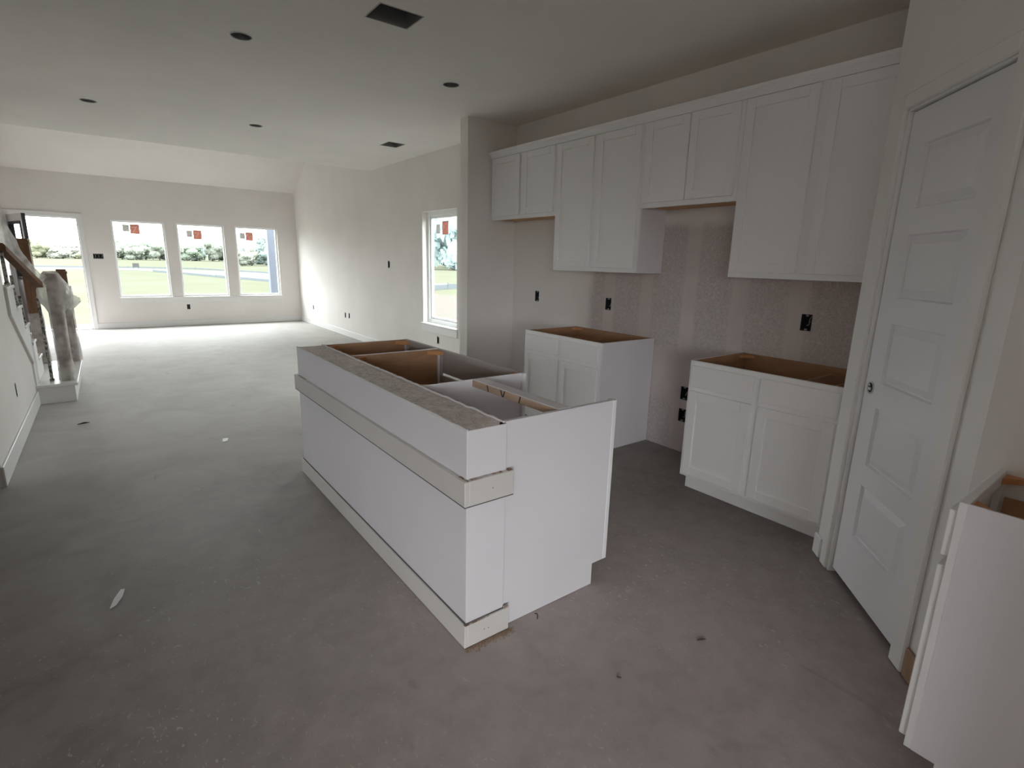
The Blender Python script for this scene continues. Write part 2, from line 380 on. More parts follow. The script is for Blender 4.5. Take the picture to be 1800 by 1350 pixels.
# ================================================================== WINDOWS
M_lab1 = mat('grey_label', (.30, .305, .30), .7); M_lab2 = mat('red_label', (.38, .15, .11), .6); M_lab3 = mat('pale_print', (.62, .50, .46), .6); M_lab4 = mat('tan_border', (.40, .31, .28), .6)
for m_, tr in ((M_lab1, (.185, .19, .185)), (M_lab2, (.195, .120, .105)), (M_lab3, (.22, .175, .16)), (M_lab4, (.18, .155, .145))):
    n_ = m_.node_tree; bs = n_.nodes['Principled BSDF']; ad = n_.nodes.new('ShaderNodeAddShader'); tl = n_.nodes.new('ShaderNodeBsdfTranslucent'); tl.inputs[0].default_value = (*tr, 1)
    n_.links.new(bs.outputs[0], ad.inputs[0]); n_.links.new(tl.outputs[0], ad.inputs[1]); n_.links.new(ad.outputs[0], n_.nodes['Material Output'].inputs['Surface'])
def sticker(parent, x, z, w, h, m, mark, y, ax='y'):
    b = BM()
    if ax == 'y': box(b, x-w/2, x+w/2, y-.002, y, z-h/2, z+h/2)
    else: box(b, y-.002, y, x-w/2, x+w/2, z-h/2, z+h/2)
    s = obj('window_sticker', b, m, parent)
    b = BM(); yy = y-.0035
    def q(pts):
        f = [(x+u*w/2, z+v*h/2) for u, v in pts]
        if ax == 'y': prism(b, f, 'y', yy, yy+.001)
        else: prism(b, f, 'x', yy, yy+.001)
    if mark:
        sgn = 1 if ax == 'y' else -1
        q([(sgn*u, v) for u, v in ((-.7, .45), (.15, .45), (.15, .30), (-.7, .30))])
        q([(sgn*u, v) for u, v in ((.30, .55), (.52, .55), (-.32, -.72), (-.54, -.72))])
        obj('sticker_print', b, M_lab3, s, label='pale printed mark on the sticker'); b = BM()
        q([(-1, 1), (1, 1), (1, .86), (-1, .86)]); q([(-1, -1), (1, -1), (1, -.9), (-1, -.9)]); q([(.88, 1), (1, 1), (1, -1), (.88, -1)]); q([(-1, 1), (-.88, 1), (-.88, -1), (-1, -1)])
        mm = M_lab4
    else:
        for k in range(5): q([(-.8, .75-k*.36), (.8, .75-k*.36), (.8, .62-k*.36), (-.8, .62-k*.36)])
        mm = M_lab3
    obj('sticker_border' if mark else 'sticker_print', b, mm, s, label='tan border of the sticker' if mark else 'pale printed rows on the sticker')
LAB = ['left of the three front windows, beside the entry door', 'middle of the three front windows', 'right of the three front windows, showing the porch column']
STK = [((.405, 1.902, .105, .130), (.545, 1.890, .150, .180)), ((1.450, 1.850, .102, .128), (1.592, 1.836, .150, .180)), ((2.428, 1.852, .100, .126), (2.566, 1.846, .142, .174))]
for i, (a, c) in enumerate(FW):
    w = thing('window_%d' % (i+1), ((a+c)/2, YF, FZ[0]), 'white framed picture window, ' + LAB[i], kind='structure')
    y0, y1 = YF+.045, YF+.115; fr = .034
    b = BM(); box(b, a, a+fr, y0, y1, *FZ, .004); box(b, c-fr, c, y0, y1, *FZ, .004); box(b, a+fr, c-fr, y0, y1, FZ[1]-fr, FZ[1], .004); box(b, a+fr, c-fr, y0, y1, FZ[0], FZ[0]+fr+.006, .004)
    obj('window_frame', b, M_vinyl, w)
    b = BM(); box(b, a+fr, c-fr, YF+.075, YF+.081, FZ[0]+fr, FZ[1]-fr); obj('window_pane', b, M_glass, w)
    for j, s in enumerate(STK[i]): sticker(w, s[0], s[1], s[2], s[3], M_lab2 if j else M_lab1, bool(j), YF+.074)
b = BM(); box(b, FW[0][0]-.03, FW[2][1]+.03, YF-.022, YF+.045, FZ[0]-.022, FZ[0]+.001, .004); box(b, FW[0][0]-.01, FW[2][1]+.01, YF-.014, YF, FZ[0]-.10, FZ[0]-.022, .003)
obj('trim_1', b, M_trim, label='long white sill and apron under the three front windows', **S)
w = thing('window_4', (XR, (WR[0]+WR[1])/2, WR[2]), 'tall white framed window in the right wall, half hidden by the stub wall', kind='structure')
fr = .05; x0, x1 = XR+.072, XR+.14
b = BM(); box(b, x0, x1, WR[0], WR[0]+fr, *WR[2:], .004); box(b, x0, x1, WR[1]-fr, WR[1], *WR[2:], .004)
box(b, x0, x1, WR[0]+fr, WR[1]-fr, WR[3]-fr, WR[3], .004); box(b, x0, x1, WR[0]+fr, WR[1]-fr, WR[2], WR[2]+fr, .004); obj('window_frame', b, M_vinyl, w)
b = BM(); a0, a1, a2, a3 = WR[0]+fr, WR[1]-fr, WR[2]+fr, WR[3]-fr; g = .034
box(b, x0+.02, x1-.01, a0, a0+g, a2, a3, .003); box(b, x0+.02, x1-.01, a1-g, a1, a2, a3, .003); box(b, x0+.02, x1-.01, a0+g, a1-g, a3-g, a3, .003); box(b, x0+.02, x1-.01, a0+g, a1-g, a2, a2+g, .003); obj('window_sash', b, M_vinyl, w)
b = BM(); box(b, XR+.105, XR+.111, a0+g, a1-g, a2+g, a3-g); obj('window_pane', b, M_glass, w)
sticker(w, 6.285, 1.868, .155, .17, M_lab2, True, XR+.104, 'x'); sticker(w, 6.475, 1.86, .10, .12, M_lab1, False, XR+.104, 'x')
b = BM(); box(b, XR-.03, XR+.072, WR[0]-.035, WR[1]+.035, WR[2]-.022, WR[2]+.001, .004); box(b, XR-.014, XR, WR[0]-.02, WR[1]+.02, WR[2]-.115, WR[2]-.022, .003)
obj('trim_2', b, M_trim, label='white sill and apron under the tall right window', **S)

# ================================================================== ENTRY DOOR
b = BM(); cw = .075
box(b, DX[0]-cw, DX[0], YF-.018, YF, 0, DZ+cw, .003); box(b, DX[1], DX[1]+cw, YF-.018, YF, 0, DZ+cw, .003); box(b, DX[0], DX[1], YF-.018, YF, DZ, DZ+cw, .003)
box(b, DX[1]-.02, DX[1], YF, YF+.15, 0, DZ); box(b, DX[0], DX[0]+.02, YF, YF+.15, 0, DZ); box(b, DX[0]+.02, DX[1]-.02, YF, YF+.15, DZ-.02, DZ)
obj('trim_3', b, M_trim, label='white casing and jamb around the open entry door', **S)
b = BM(); box(b, DX[0], DX[1], YF-.01, YF+.18, -.01, .022, .004); obj('trim_4', b, M_zinc, label='metal threshold of the entry door', **S)
ed = thing('door_1', (DX[0]+.02, YF-.01, .02), 'grey entry door standing open inward, with a glass lite', kind='structure', rotz=R_(-72))
LW, LH = .89, 2.01; L0, L1, Z0, Z1 = .13, .76, .95, 1.87
b = BM()
for q in ((.006, L0, 0, LH), (L1, LW-.02, 0, LH), (L0, L1, 0, Z0), (L0, L1, Z1, LH)): box(b, q[0], q[1], -.044, 0, q[2], q[3])
leaf = obj('door_leaf', b, M_grey, ed, local=True)
b = BM(); box(b, LW-.02, LW, -.046, .002, 0, LH); obj('door_edge', b, M_bdoor, ed, local=True, label='dark unpainted door edge')
b = BM()
for q in ((L0-.02, L0+.022, Z0-.02, Z1+.02), (L1-.022, L1+.02, Z0-.02, Z1+.02), (L0, L1, Z0-.02, Z0+.022), (L0, L1, Z1-.022, Z1+.02)): box(b, q[0], q[1], -.056, .012, q[2], q[3], .004)
obj('lite_frame', b, M_black, ed, local=True, label='black frame of the door glass')
b = BM(); box(b, L0, L1, -.025, -.019, Z0, Z1); obj('door_pane', b, M_glass, ed, local=True)
b = BM()
for z0, z1 in ((.12, .42), (.50, .84)): box(b, L0, L1, -.050, .006, z0, z1, .008)
obj('door_panel', b, M_grey, ed, local=True)

# ================================================================== PANTRY DOOR
pd_ = thing('door_2', P0, 'white five-panel pantry door set in the diagonal wall', kind='structure', rotz=PROT)
D0, D1, Dz0, Dz1 = .176, .770, .028, 2.084
SL = [(.300, .672, a, c) for a, c in ((1.700, 1.945), (1.345, 1.600), (.983, 1.240), (.610, .875), (.262, .515))]
yd = .012                                     # slab face sits slightly behind the wall face
b = BM(); zs = [Dz0] + [v for q in reversed(SL) for v in q[2:]] + [Dz1]
box(b, D0, SL[0][0], yd, yd+.035, Dz0, Dz1); box(b, SL[0][1], D1, yd, yd+.035, Dz0, Dz1)
for k in range(0, len(zs), 2): box(b, SL[0][0], SL[0][1], yd, yd+.035, zs[k], zs[k+1])
slab = obj('door_slab', b, M_door, pd_, local=True)
for a, c, z0, z1 in SL:                        # moulded raised panels
    b = BM(); rings = []
    for ins, dy in ((0, 0), (.006, .012), (.012, .012), (.040, .001)):
        rings.append([b.verts.new(q) for q in ((a+ins, yd+dy, z0+ins), (c-ins, yd+dy, z0+ins), (c-ins, yd+dy, z1-ins), (a+ins, yd+dy, z1-ins))])
    for r0, r1 in zip(rings, rings[1:]):
        for k in range(4): b.faces.new((r0[k], r0[(k+1) % 4], r1[(k+1) % 4], r1[k]))
    b.faces.new(rings[-1]); ob = BM
    back = [b.verts.new((v.co.x, yd+.03, v.co.z)) for v in rings[0]]
    for k in range(4): b.faces.new((rings[0][k], back[k], back[(k+1) % 4], rings[0][(k+1) % 4]))
    b.faces.new(back[::-1])
    obj('door_panel', b, M_door, slab, local=True)
for z in (1.862, 1.098, .334):
    b = BM(); tube(b, [(D1+.004, yd-.006, z-.048), (D1+.004, yd-.006, z+.048)], .0065, 10); box(b, D1-.002, D1+.010, yd-.004, yd+.002, z-.045, z+.045)
    obj('hinge', b, M_trim, pd_, local=True)
# lock bore with the bare latch showing
b = BM(); n = 20; r_o, r_i = .029, .022
for (ra, ya), (rb, yb) in (((r_o, yd), (r_o, yd-.002)), ((r_o, yd-.002), (r_i, yd-.002)), ((r_i, yd-.002), (r_i, yd+.004))):
    A = [b.verts.new((.226+ra*math.cos(2*math.pi*k/n), ya, .948+ra*math.sin(2*math.pi*k/n))) for k in range(n)]
    B_ = [b.verts.new((.226+rb*math.cos(2*math.pi*k/n), yb, .948+rb*math.sin(2*math.pi*k/n))) for k in range(n)]
    for k in range(n): b.faces.new((A[k], A[(k+1) % n], B_[(k+1) % n], B_[k]))
lt = obj('lock_bore', b, M_zinc, pd_, local=True, label='metal latch in the empty knob hole')
b = BM(); cc = [b.verts.new((.226+r_i*math.cos(2*math.pi*k/n), yd-.0006, .948+r_i*math.sin(2*math.pi*k/n))) for k in range(n)]; b.faces.new(cc); obj('bore_hole', b, M_dark, lt, local=True)
b = BM(); box(b, .212, .240, yd-.006, yd, .936, .950, .002); box(b, .219, .232, yd-.009, yd-.002, .956, .966, .002); obj('latch', b, M_steel, lt, local=True)
# jamb and casing
b = BM()
box(b, DS0, DS0+.018, -.004, .115, 0, DTOP); box(b, DS1-.010, DS1+.004, .02, .115, 0, DTOP); box(b, DS0, DS1, -.002, .115, DTOP-.008, DTOP+.004)
box(b, DS0+.018, DS0+.028, yd+.037, .115, 0, DTOP)
o = obj('trim_5', b, M_trim, local=True, label='white jamb of the pantry door', **S); o.location = P0; o.rotation_euler = (0, 0, PROT)
b = BM()
def casing(b, s0, s1, z0, z1, head=False):
    # profile: thick outer half, rounded inner edge
    box(b, s0, s1, -.018, 0, z0, z1, .005)
casing(b, .092, .156, .004, DTOP+.062); casing(b, .780, .862, .004, DTOP+.062); casing(b, .156, .780, DTOP, DTOP+.062)
o = obj('trim_6', b, M_pwall, local=True, label='white casing around the pantry door', **S); o.location = P0; o.rotation_euler = (0, 0, PROT)
b = BM(); box(b, .864, .940, -.012, -.001, .003, .118, .002); o = obj('trim_7', b, M_rawd, local=True, label='raw brown board end low beside the pantry door casing', **S); o.location = P0; o.rotation_euler = (0, 0, PROT)

# ================================================================== CABINETS (fronts face -X; for other directions the parts are turned)
def front(name, par, x, y0, y1, z0, z1, th=.019, shaker=True, st=.056, xf=None):
    """door or drawer front; x = face of the frame behind it, front grows towards -X"""
    b = BM()
    if not shaker:
        box(b, x-th, x-.0005, y0, y1, z0, z1, .0025)
    else:
        box(b, x-th, x-.0005, y0, y0+st, z0, z1, .002); box(b, x-th, x-.0005, y1-st, y1, z0, z1, .002)
        box(b, x-th, x-.0005, y0+st, y1-st, z0, z0+st, .002); box(b, x-th, x-.0005, y0+st, y1-st, z1-st, z1, .002)
    if xf: bmesh.ops.transform(b, matrix=xf, verts=b.verts)
    d = obj(name, b, M_cab, par)
    if shaker:
        b = BM(); box(b, x-th+.0105, x-.0008, y0+st-.004, y1-st+.004, z0+st-.004, z1-st+.004)
        if xf: bmesh.ops.transform(b, matrix=xf, verts=b.verts)
        obj('door_panel', b, M_cab, d)
    return d
def base_cabinet(label, x, y0, y1, xb, fronts, sides=('n', 'f'), group=None, xf=None, loc=None, extra=None, mid=None):
    """open-topped base unit between y0<y1, face frame front at x, back at xb"""
    H = .876; tk = .107; td = .075; fw = .038; th = .016
    c = thing('base_cabinet', loc or ((x+xb)/2, (y0+y1)/2, 0), label, 'cabinet', group)
    def P(name, b, m, **k):
        if xf: bmesh.ops.transform(b, matrix=xf, verts=b.verts)
        return obj(name, b, m, c, **k)
    for yy, s in ((y0, 1), (y1, -1)):         # side panels: painted outside, maple inside
        b = BM(); pts = [(x+.019, tk), (x+td, tk), (x+td, .002), (xb-.001, .002), (xb-.001, H), (x+.019, H)]
        prism(b, pts, 'y', yy, yy+s*.006); P('side_panel', b, M_sheet)
        b = BM(); box(b, x+.020, xb-.002, yy+s*.0062, yy+s*th, tk+.02, H-.002); P('side_lining', b, M_ply)
    b = BM(); box(b, xb-.008, xb-.002, y0+th, y1-th, tk, H-.004); P('back_panel', b, M_ply)
    b = BM(); box(b, x+.020, xb-.008, y0+th, y1-th, tk, tk+.014); P('bottom_panel', b, M_ply)
    b = BM(); box(b, x+td, x+td+.012, y0+.006, y1-.006, .002, tk); P('toe_kick', b, M_cab)
    b = BM(); box(b, x, x+.019, y0, y0+fw, tk, H, .0015); box(b, x, x+.019, y1-fw, y1, tk, H, .0015); box(b, x, x+.019, y0+fw, y1-fw, H-fw, H, .0015)
    box(b, x, x+.019, y0+fw, y1-fw, tk, tk+fw)
    if mid: box(b, x, x+.019, mid-.030, mid+.030, tk+fw, H-fw)
    for a_, c_ in ([(y0+fw, mid-.030), (mid+.030, y1-fw)] if mid else [(y0+fw, y1-fw)]): box(b, x, x+.019, a_, c_, .667, .725)
    P('face_frame', b, M_cab)
    for yy, s in ((y0+th, 1), (y1-th, -1)):   # corner blocks
        for xx, sx in ((x+.02, 1), (xb-.008, -1)):
            b = BM(); prism(b, [(xx, yy), (xx+sx*.07, yy), (xx, yy+s*.07)], 'z', H-.030, H-.012); P('corner_block', b, M_ply_orange)
    for k, (nm, f0, f1, z0, z1, sh) in enumerate(fronts): front(nm, c, x, f0, f1, z0, z1, shaker=sh, xf=xf)
    if extra: extra(P)
    return c
GB = None
def drawer_guts(y0, y1, x, xb, zt, zb):
    def f(P):
        for a, c in zip(y0, y1):
            b = BM(); box(b, x+.022, xb-.07, a, a+.012, zb, zt); box(b, x+.022, xb-.07, c-.012, c, zb, zt); box(b, xb-.082, xb-.07, a+.012, c-.012, zb, zt); box(b, x+.022, x+.034, a+.012, c-.012, zb, zt); box(b, x+.034, xb-.082, a+.012, c-.012, zb, zb+.008)
            P('drawer_box', b, M_ply)
    return f
A0, A1 = 2.711, 3.625
base_cabinet('white base cabinet beside the refrigerator gap, two drawers over two doors, open brown top', XA, A0, A1, XR-.004,
    [('drawer_front', 2.730, 3.150, .712, .846, False), ('drawer_front', 3.186, 3.606, .712, .846, False), ('cabinet_door', 2.730, 3.150, .130, .680, True), ('cabinet_door', 3.186, 3.606, .130, .680, True)],
    group='base cabinets along the right wall', mid=3.168, extra=drawer_guts((2.76, 3.21), (3.13, 3.58), XA, XR, .80, .715))
B0, B1 = 1.030, 1.936
def b_guts(P):
    b = BM(); box(b, XA+.022, XA+.40, 1.262, 1.276, .60, .862); P('drawer_guide', b, M_ply)
    b = BM(); box(b, XA+.022, XA+.30, 1.14, 1.154, .60, .846); P('drawer_guide', b, M_ply)
    b = BM(); box(b, XA+.022, XR-.03, 1.470, 1.915, .730, .742); box(b, XA+.022, XR-.03, 1.05, 1.20, .70, .71); P('drawer_bottom', b, M_ply)
base_cabinet('white base cabinet against the pantry wall, two drawers over two doors, open brown top', XA, B0, B1, XR-.004,
    [('drawer_front', 1.052, 1.464, .712, .848, False), ('drawer_front', 1.506, 1.914, .712, .848, False), ('cabinet_door', 1.052, 1.464, .130, .684, True), ('cabinet_door', 1.506, 1.914, .130, .684, True)],
    group='base cabinets along the right wall', mid=1.485, extra=b_guts)
# near right unit: faces +Y, so build it facing -X around the origin and turn it
q = Matrix.Translation(Vector((1.700, .301, 0))) @ Matrix.Rotation(R_(-90), 4, 'Z')   # local -X -> +Y, local +Y -> +X
def r_guts(P):
    b = BM(); box(b, .03, .50, .030, .042, .74, .755); box(b, .03, .50, .030, .036, .755, .785); P('drawer_slide', b, M_steel, label='bright metal drawer slide')
    b = BM(); box(b, .03, .52, .050, .060, .700, .800); box(b, .03, .52, .378, .388, .700, .800); box(b, .51, .52, .06, .378, .70, .80); box(b, .03, .52, .06, .378, .70, .708); P('drawer_box', b, M_ply)
    for z in (.80, .78): pass
base_cabinet('white end base cabinet at the lower right corner, plain side panel, open brown top', 0, 0, .438, .600,
    [('drawer_front', .012, .426, .712, .846, False), ('cabinet_door', .012, .426, .130, .684, True)], loc=(1.92, 0, 0), xf=q, extra=r_guts)

# wall cabinets
def wall_cabinet(label, y0, y1, z0, doors):
    z1 = 2.466; c = thing('wall_cabinet', ((XU+XR)/2, (y0+y1)/2, z0), label, 'cabinet', 'wall cabinets along the right wall')
    for yy, s in ((y0, 1), (y1, -1)):
        b = BM(); box(b, XU+.019, XR-.001, yy, yy+s*.012, z0, z1); obj('side_panel', b, M_sheet, c)
    b = BM(); box(b, XU+.019, XR-.001, y0+.012, y1-.012, z0+.010, z0+.024); obj('bottom_panel', b, M_under, c, label='brown unpainted underside')
    b = BM(); box(b, XU+.019, XR-.001, y0+.012, y1-.012, z1-.02, z1-.004); obj('top_panel', b, M_ply, c)
    b = BM(); fw = .036
    box(b, XU, XU+.019, y0, y0+fw, z0, z1, .0015); box(b, XU, XU+.019, y1-fw, y1, z0, z1, .0015); box(b, XU, XU+.019, y0+fw, y1-fw, z0, z0+fw, .0015); box(b, XU, XU+.019, y0+fw, y1-fw, z1-fw, z1, .0015)
    m = (doors[0][1]+doors[1][0])/2; box(b, XU, XU+.019, m-.028, m+.028, z0+fw, z1-fw)
    obj('face_frame', b, M_cab, c)
    for a, d in doors: front('cabinet_door', c, XU, a, d, z0+.034, 2.440)
wall_cabinet('short white wall cabinet over the refrigerator gap, against the stub wall', 3.655, 4.637, 1.860, [(3.674, 4.112), (4.170, 4.612)])
wall_cabinet('tall white two-door wall cabinet above the far base cabinet', 2.705, 3.654, 1.393, [(2.730, 3.160), (3.205, 3.636)])
wall_cabinet('short white wall cabinet over the empty stove space', 1.945, 2.704, 1.862, [(1.970, 2.318), (2.326, 2.684)])
wall_cabinet('tall white two-door wall cabinet beside the pantry wall', 1.022, 1.944, 1.393, [(1.036, 1.462), (1.512, 1.930)])
b = BM(); prof = [(XU+.015, 2.446), (XU-.012, 2.446), (XU-.016, 2.462), (XU-.034, 2.486), (XU-.038, 2.506), (XU+.015, 2.506)]
prism(b, prof, 'y', 1.022, 4.640); obj('crown_moulding', b, M_cab, origin=(XU, 2.8, 2.446), label='long white crown strip along the top of the wall cabinets', cat='moulding')
for v in bpy.data.objects['crown_moulding'].data.vertices: pass

# ================================================================== ISLAND
X0, X1, X2 = .944, 1.119, 1.730; Y0, Y1 = 1.490, 3.585; H = .876
hw = thing('half_wall', ((X0+X1)/2, (Y0+Y1)/2, 0), 'long white half wall forming the back of the kitchen island, rough unfinished top', 'half wall')
b = BM(); box(b, X0, X1, Y0, Y1, .001, H-.004, .0015); obj('wall_body', b, M_sheet, hw)
# rough top with ragged edges
b = BM(); n = 60; gx = 6; gr = []
for i in range(n+1):
    row = []
    for j in range(gx+1):
        jit = .0035 if j in (0, gx) else .002
        row.append(b.verts.new((X0+.006+(X1-X0-.010)*j/gx+rnd.uniform(-jit, jit), Y0+.004+(Y1-Y0-.008)*i/n, H-.004+(0 if j in (0, gx) or i in (0, n) else rnd.uniform(.001, .005)))))
    gr.append(row)
for i in range(n):
    for j in range(gx): b.faces.new((gr[i][j], gr[i][j+1], gr[i+1][j+1], gr[i+1][j]))
obj('rough_top', b, M_rough, hw, label='rough grey and pink trowelled top surface')
b = BM()                                       # paper lips along both top edges
pts0 = [(X0+.002+rnd.uniform(-.001, .001), Y0+(Y1-Y0)*i/40, H-.001+rnd.uniform(-.001, .002)) for i in range(41)]; tube(b, pts0, .0035, 5)
pts0 = [(X1-.008+rnd.uniform(-.002, .002), Y0+.01+(Y1-Y0-.01)*i/60, H+rnd.uniform(-.001, .004)) for i in range(61)]; tube(b, pts0, .0045, 5)
obj('paper_edge', b, M_sheet, hw)
b = BM(); pts0 = [(X1+.001+rnd.uniform(-.003, .003), Y0+.02+(Y1-Y0-.03)*i/70, H+.001) for i in range(71)]; tube(b, pts0, .003, 4); obj('torn_seam', b, M_edge, hw, label='dark torn seam behind the rough top')
th = .021
def board(name, z0, z1, xr, t, m, edge=True):
    for q_ in ((X0-t, X0-.0005, Y0-t, Y1+t), (X0-.0003, xr, Y0-t, Y0-.0005), (X0-.0003, X1-.01, Y1+.0005, Y1+t)):
        b = BM(); box(b, *q_, z0, z1, .002); obj(name, b, m, hw)
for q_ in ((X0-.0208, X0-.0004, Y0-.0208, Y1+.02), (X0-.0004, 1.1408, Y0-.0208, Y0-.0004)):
    b = BM(); box(b, *q_, .5908, .5939); obj('joint_shade_strip', b, M_joint_shade, hw, label='dark strip standing for the shade under the trim board')  # paints the contact shade along the bottom edge of the trim board
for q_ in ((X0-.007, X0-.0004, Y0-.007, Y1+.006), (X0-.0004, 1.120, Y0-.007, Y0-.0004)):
    b = BM(); box(b, *q_, .1002, .1018); obj('joint_shade_strip', b, M_joint_shade, hw)
board('trim_board', .594, .690, 1.141, th, M_board); board('baseboard', .003, .100, 1.139, .014, M_board)
b = BM(); k = 0.0012
for (ya, yb) in ((1.472, 1.53), (3.40, 3.54)): box(b, X0-.010, X0-.0005, ya, yb, .6896, .6912)
box(b, X0+.01, X0+.15, Y0-.016, Y0-.001, .6896, .6914); box(b, 1.118, 1.141, Y0-.016, Y0-.001, .6896, .692)
obj('raw_edge', b, M_edge, hw, label='torn brown edge along the top of the trim board')
b = BM(); box(b, 1.119, 1.139, Y0-.013, Y0-.001, .100, .106); box(b, X0-.012, X0+.10, Y0-.0135, Y0-.001, .0995, .1008); obj('raw_edge', b, M_edge, hw)
# nail dots on the boards
for x, z in ((1.045, .642), (1.02, .052), (1.04, .05)):
    b = BM(); tube(b, [(x, Y0-th-.0004 if z > .3 else Y0-.0145, z), (x, Y0-.010, z)], .0022, 8)
    obj('nail_head', b, M_chip, hw)

def panel(name, label, y0, y1, tk=True):
    p = thing(name, ((X1+X2)/2, (y0+y1)/2, 0), label, 'panel')
    pts = [(X1+.002, .002), (1.636, .002), (1.636, .107), (X2-.026, .107), (X2-.026, H), (X1+.002, H)]
    b = BM(); prism(b, pts, 'y', y0, y1); obj('panel_board', b, M_sheet, p)
    b = BM(); box(b, X2-.0255, X2-.004, y0-.002, y1+.016, .107, H, .0015); obj('edge_stile', b, M_cab, p)
    return p
panel('end_panel', 'white end panel closing the near end of the island, notched at the toe kick', 1.502, 1.521)
# sink base: open-topped, wide
def island_cabinet(label, y0, y1, near_white, xr):
    c = thing('island_cabinet', ((X1+xr)/2, (y0+y1)/2, 0), label, 'cabinet', 'open cabinets in the island')
    pts = [(X1+.004, .002), (xr-.092, .002), (xr-.092, .107), (xr-.02, .107), (xr-.02, H), (X1+.004, H)]
    b = BM(); prism(b, pts, 'y', y0, y0+.006); obj('side_panel', b, M_sheet, c)
    b = BM(); prism(b, pts, 'y', y1-.006, y1); obj('side_panel', b, M_sheet, c)
    for a, d in ((y0+.0062, y0+.016), (y1-.016, y1-.0062)):
        b = BM(); box(b, X1+.006, xr-.022, a, d, .12, H-.002); obj('side_lining', b, M_ply, c)
    b = BM(); box(b, X1+.004, X1+.010, y0+.016, y1-.016, .107, H-.004); obj('back_panel', b, M_ply, c)
    b = BM(); box(b, X1+.010, xr-.02, y0+.016, y1-.016, .107, .121); obj('bottom_panel', b, M_ply, c)
    b = BM(); box(b, xr-.092, xr-.08, y0+.006, y1-.006, .002, .107); obj('toe_kick', b, M_cab, c)
    b = BM(); fw = .038
    box(b, xr-.019, xr, y0, y0+fw, .107, H, .0015); box(b, xr-.019, xr, y1-fw, y1, .107, H, .0015)
    for z0, z1 in ((.107, .145), (.660, .700), (H-.042, H)): box(b, xr-.019, xr, y0+fw, y1-fw, z0, z1)
    obj('face_frame', b, M_inner, c)
    for yy, s in ((y0+.016, 1), (y1-.016, -1)):
        for xx, sx in ((xr-.020, -1), (X1+.010, 1)):
            b = BM(); prism(b, [(xx, yy), (xx+sx*.085, yy), (xx, yy+s*.06)], 'z', H-.034, H-.008); obj('corner_block', b, M_ply_orange, c)
            b = BM(); box(b, xx, xx+sx*.012, yy, yy+s*.012, .30, H-.036); obj('glue_bead', b, M_sheet, c)
    return c
sb = island_cabinet('wide open-topped sink cabinet in the island, brown maple inside', 2.166, 3.082, True, X2+.006)
b = BM(); box(b, X2+.007, X2+.026, 2.182, 3.066, .712, .846, .002); obj('false_drawer', b, M_inner, sb)
for a, d in ((2.182, 2.615), (2.633, 3.066)):
    b = BM(); box(b, X2+.007, X2+.026, a, d, .130, .684, .002); obj('cabinet_door', b, M_cab, sb)
nb = island_cabinet('narrow open-topped cabinet at the far end of the island', 3.090, 3.578, False, X2+.006)
b = BM(); box(b, X2+.007, X2+.026, 3.106, 3.562, .712, .846, .002); obj('drawer_front', b, M_inner, nb)
b = BM(); box(b, X2+.007, X2+.026, 3.106, 3.562, .130, .684, .002); obj('cabinet_door', b, M_cab, nb)
b = BM(); box(b, X2-.02, X2+.002, 2.146, 2.165, .107, H, .0015); obj('edge_stile', b, M_cab, sb)
# cleat across the dishwasher bay
cl = thing('wood_cleat', (1.44, 1.84, H), 'white topped pine cleat bridging the empty dishwasher bay of the island', 'cleat')
b = BM(); box(b, 1.402, 1.468, 1.5215, 2.1655, H-.002, H+.0015); obj('painted_face', b, M_sheet, cl)
b = BM(); box(b, 1.402, 1.468, 1.5215, 2.1655, H-.036, H-.002); obj('raw_board', b, M_raw, cl, label='raw pine side with black marks')
for y, dz in ((2.02, .4), (1.90, -.4), (1.905, .5), (1.78, -.3)):
    b = BM(); prism(b, [(y, H-.034), (y+.008, H-.034), (y+.008+.03*dz, H-.004), (y+.03*dz, H-.004)], 'x', 1.4012, 1.4022)
    obj('marker_stroke', b, M_chip, cl)

# ================================================================== STAIRS
stc = thing('staircase', (-.9, 6.9, 0), 'white stair with brown oak newels climbing toward the viewer behind the left wall', 'staircase')
b = BM(); box(b, -1.66, -.372, 6.62, 8.03, .002, RISE-.030, .002); obj('starter_step', b, M_trim, stc)
b = BM(); box(b, -1.66, -.345, 6.60, 8.055, RISE-.030, RISE, .005); obj('tread', b, M_trim, stc)
for k in (2, 3, 4, 5, 6):
    yb = NOSE[k+1]-.03 if k < 6 else 5.80
    b = BM(); box(b, -1.66, XL+.022, yb, NOSE[k], k*RISE-.028, k*RISE, .005); obj('tread', b, M_trim, stc)
    b = BM(); box(b, -1.66, XL-.001, NOSE[k]-.040, NOSE[k]-.026, (k-1)*RISE+.001, k*RISE-.029); obj('riser', b, M_trim, stc)
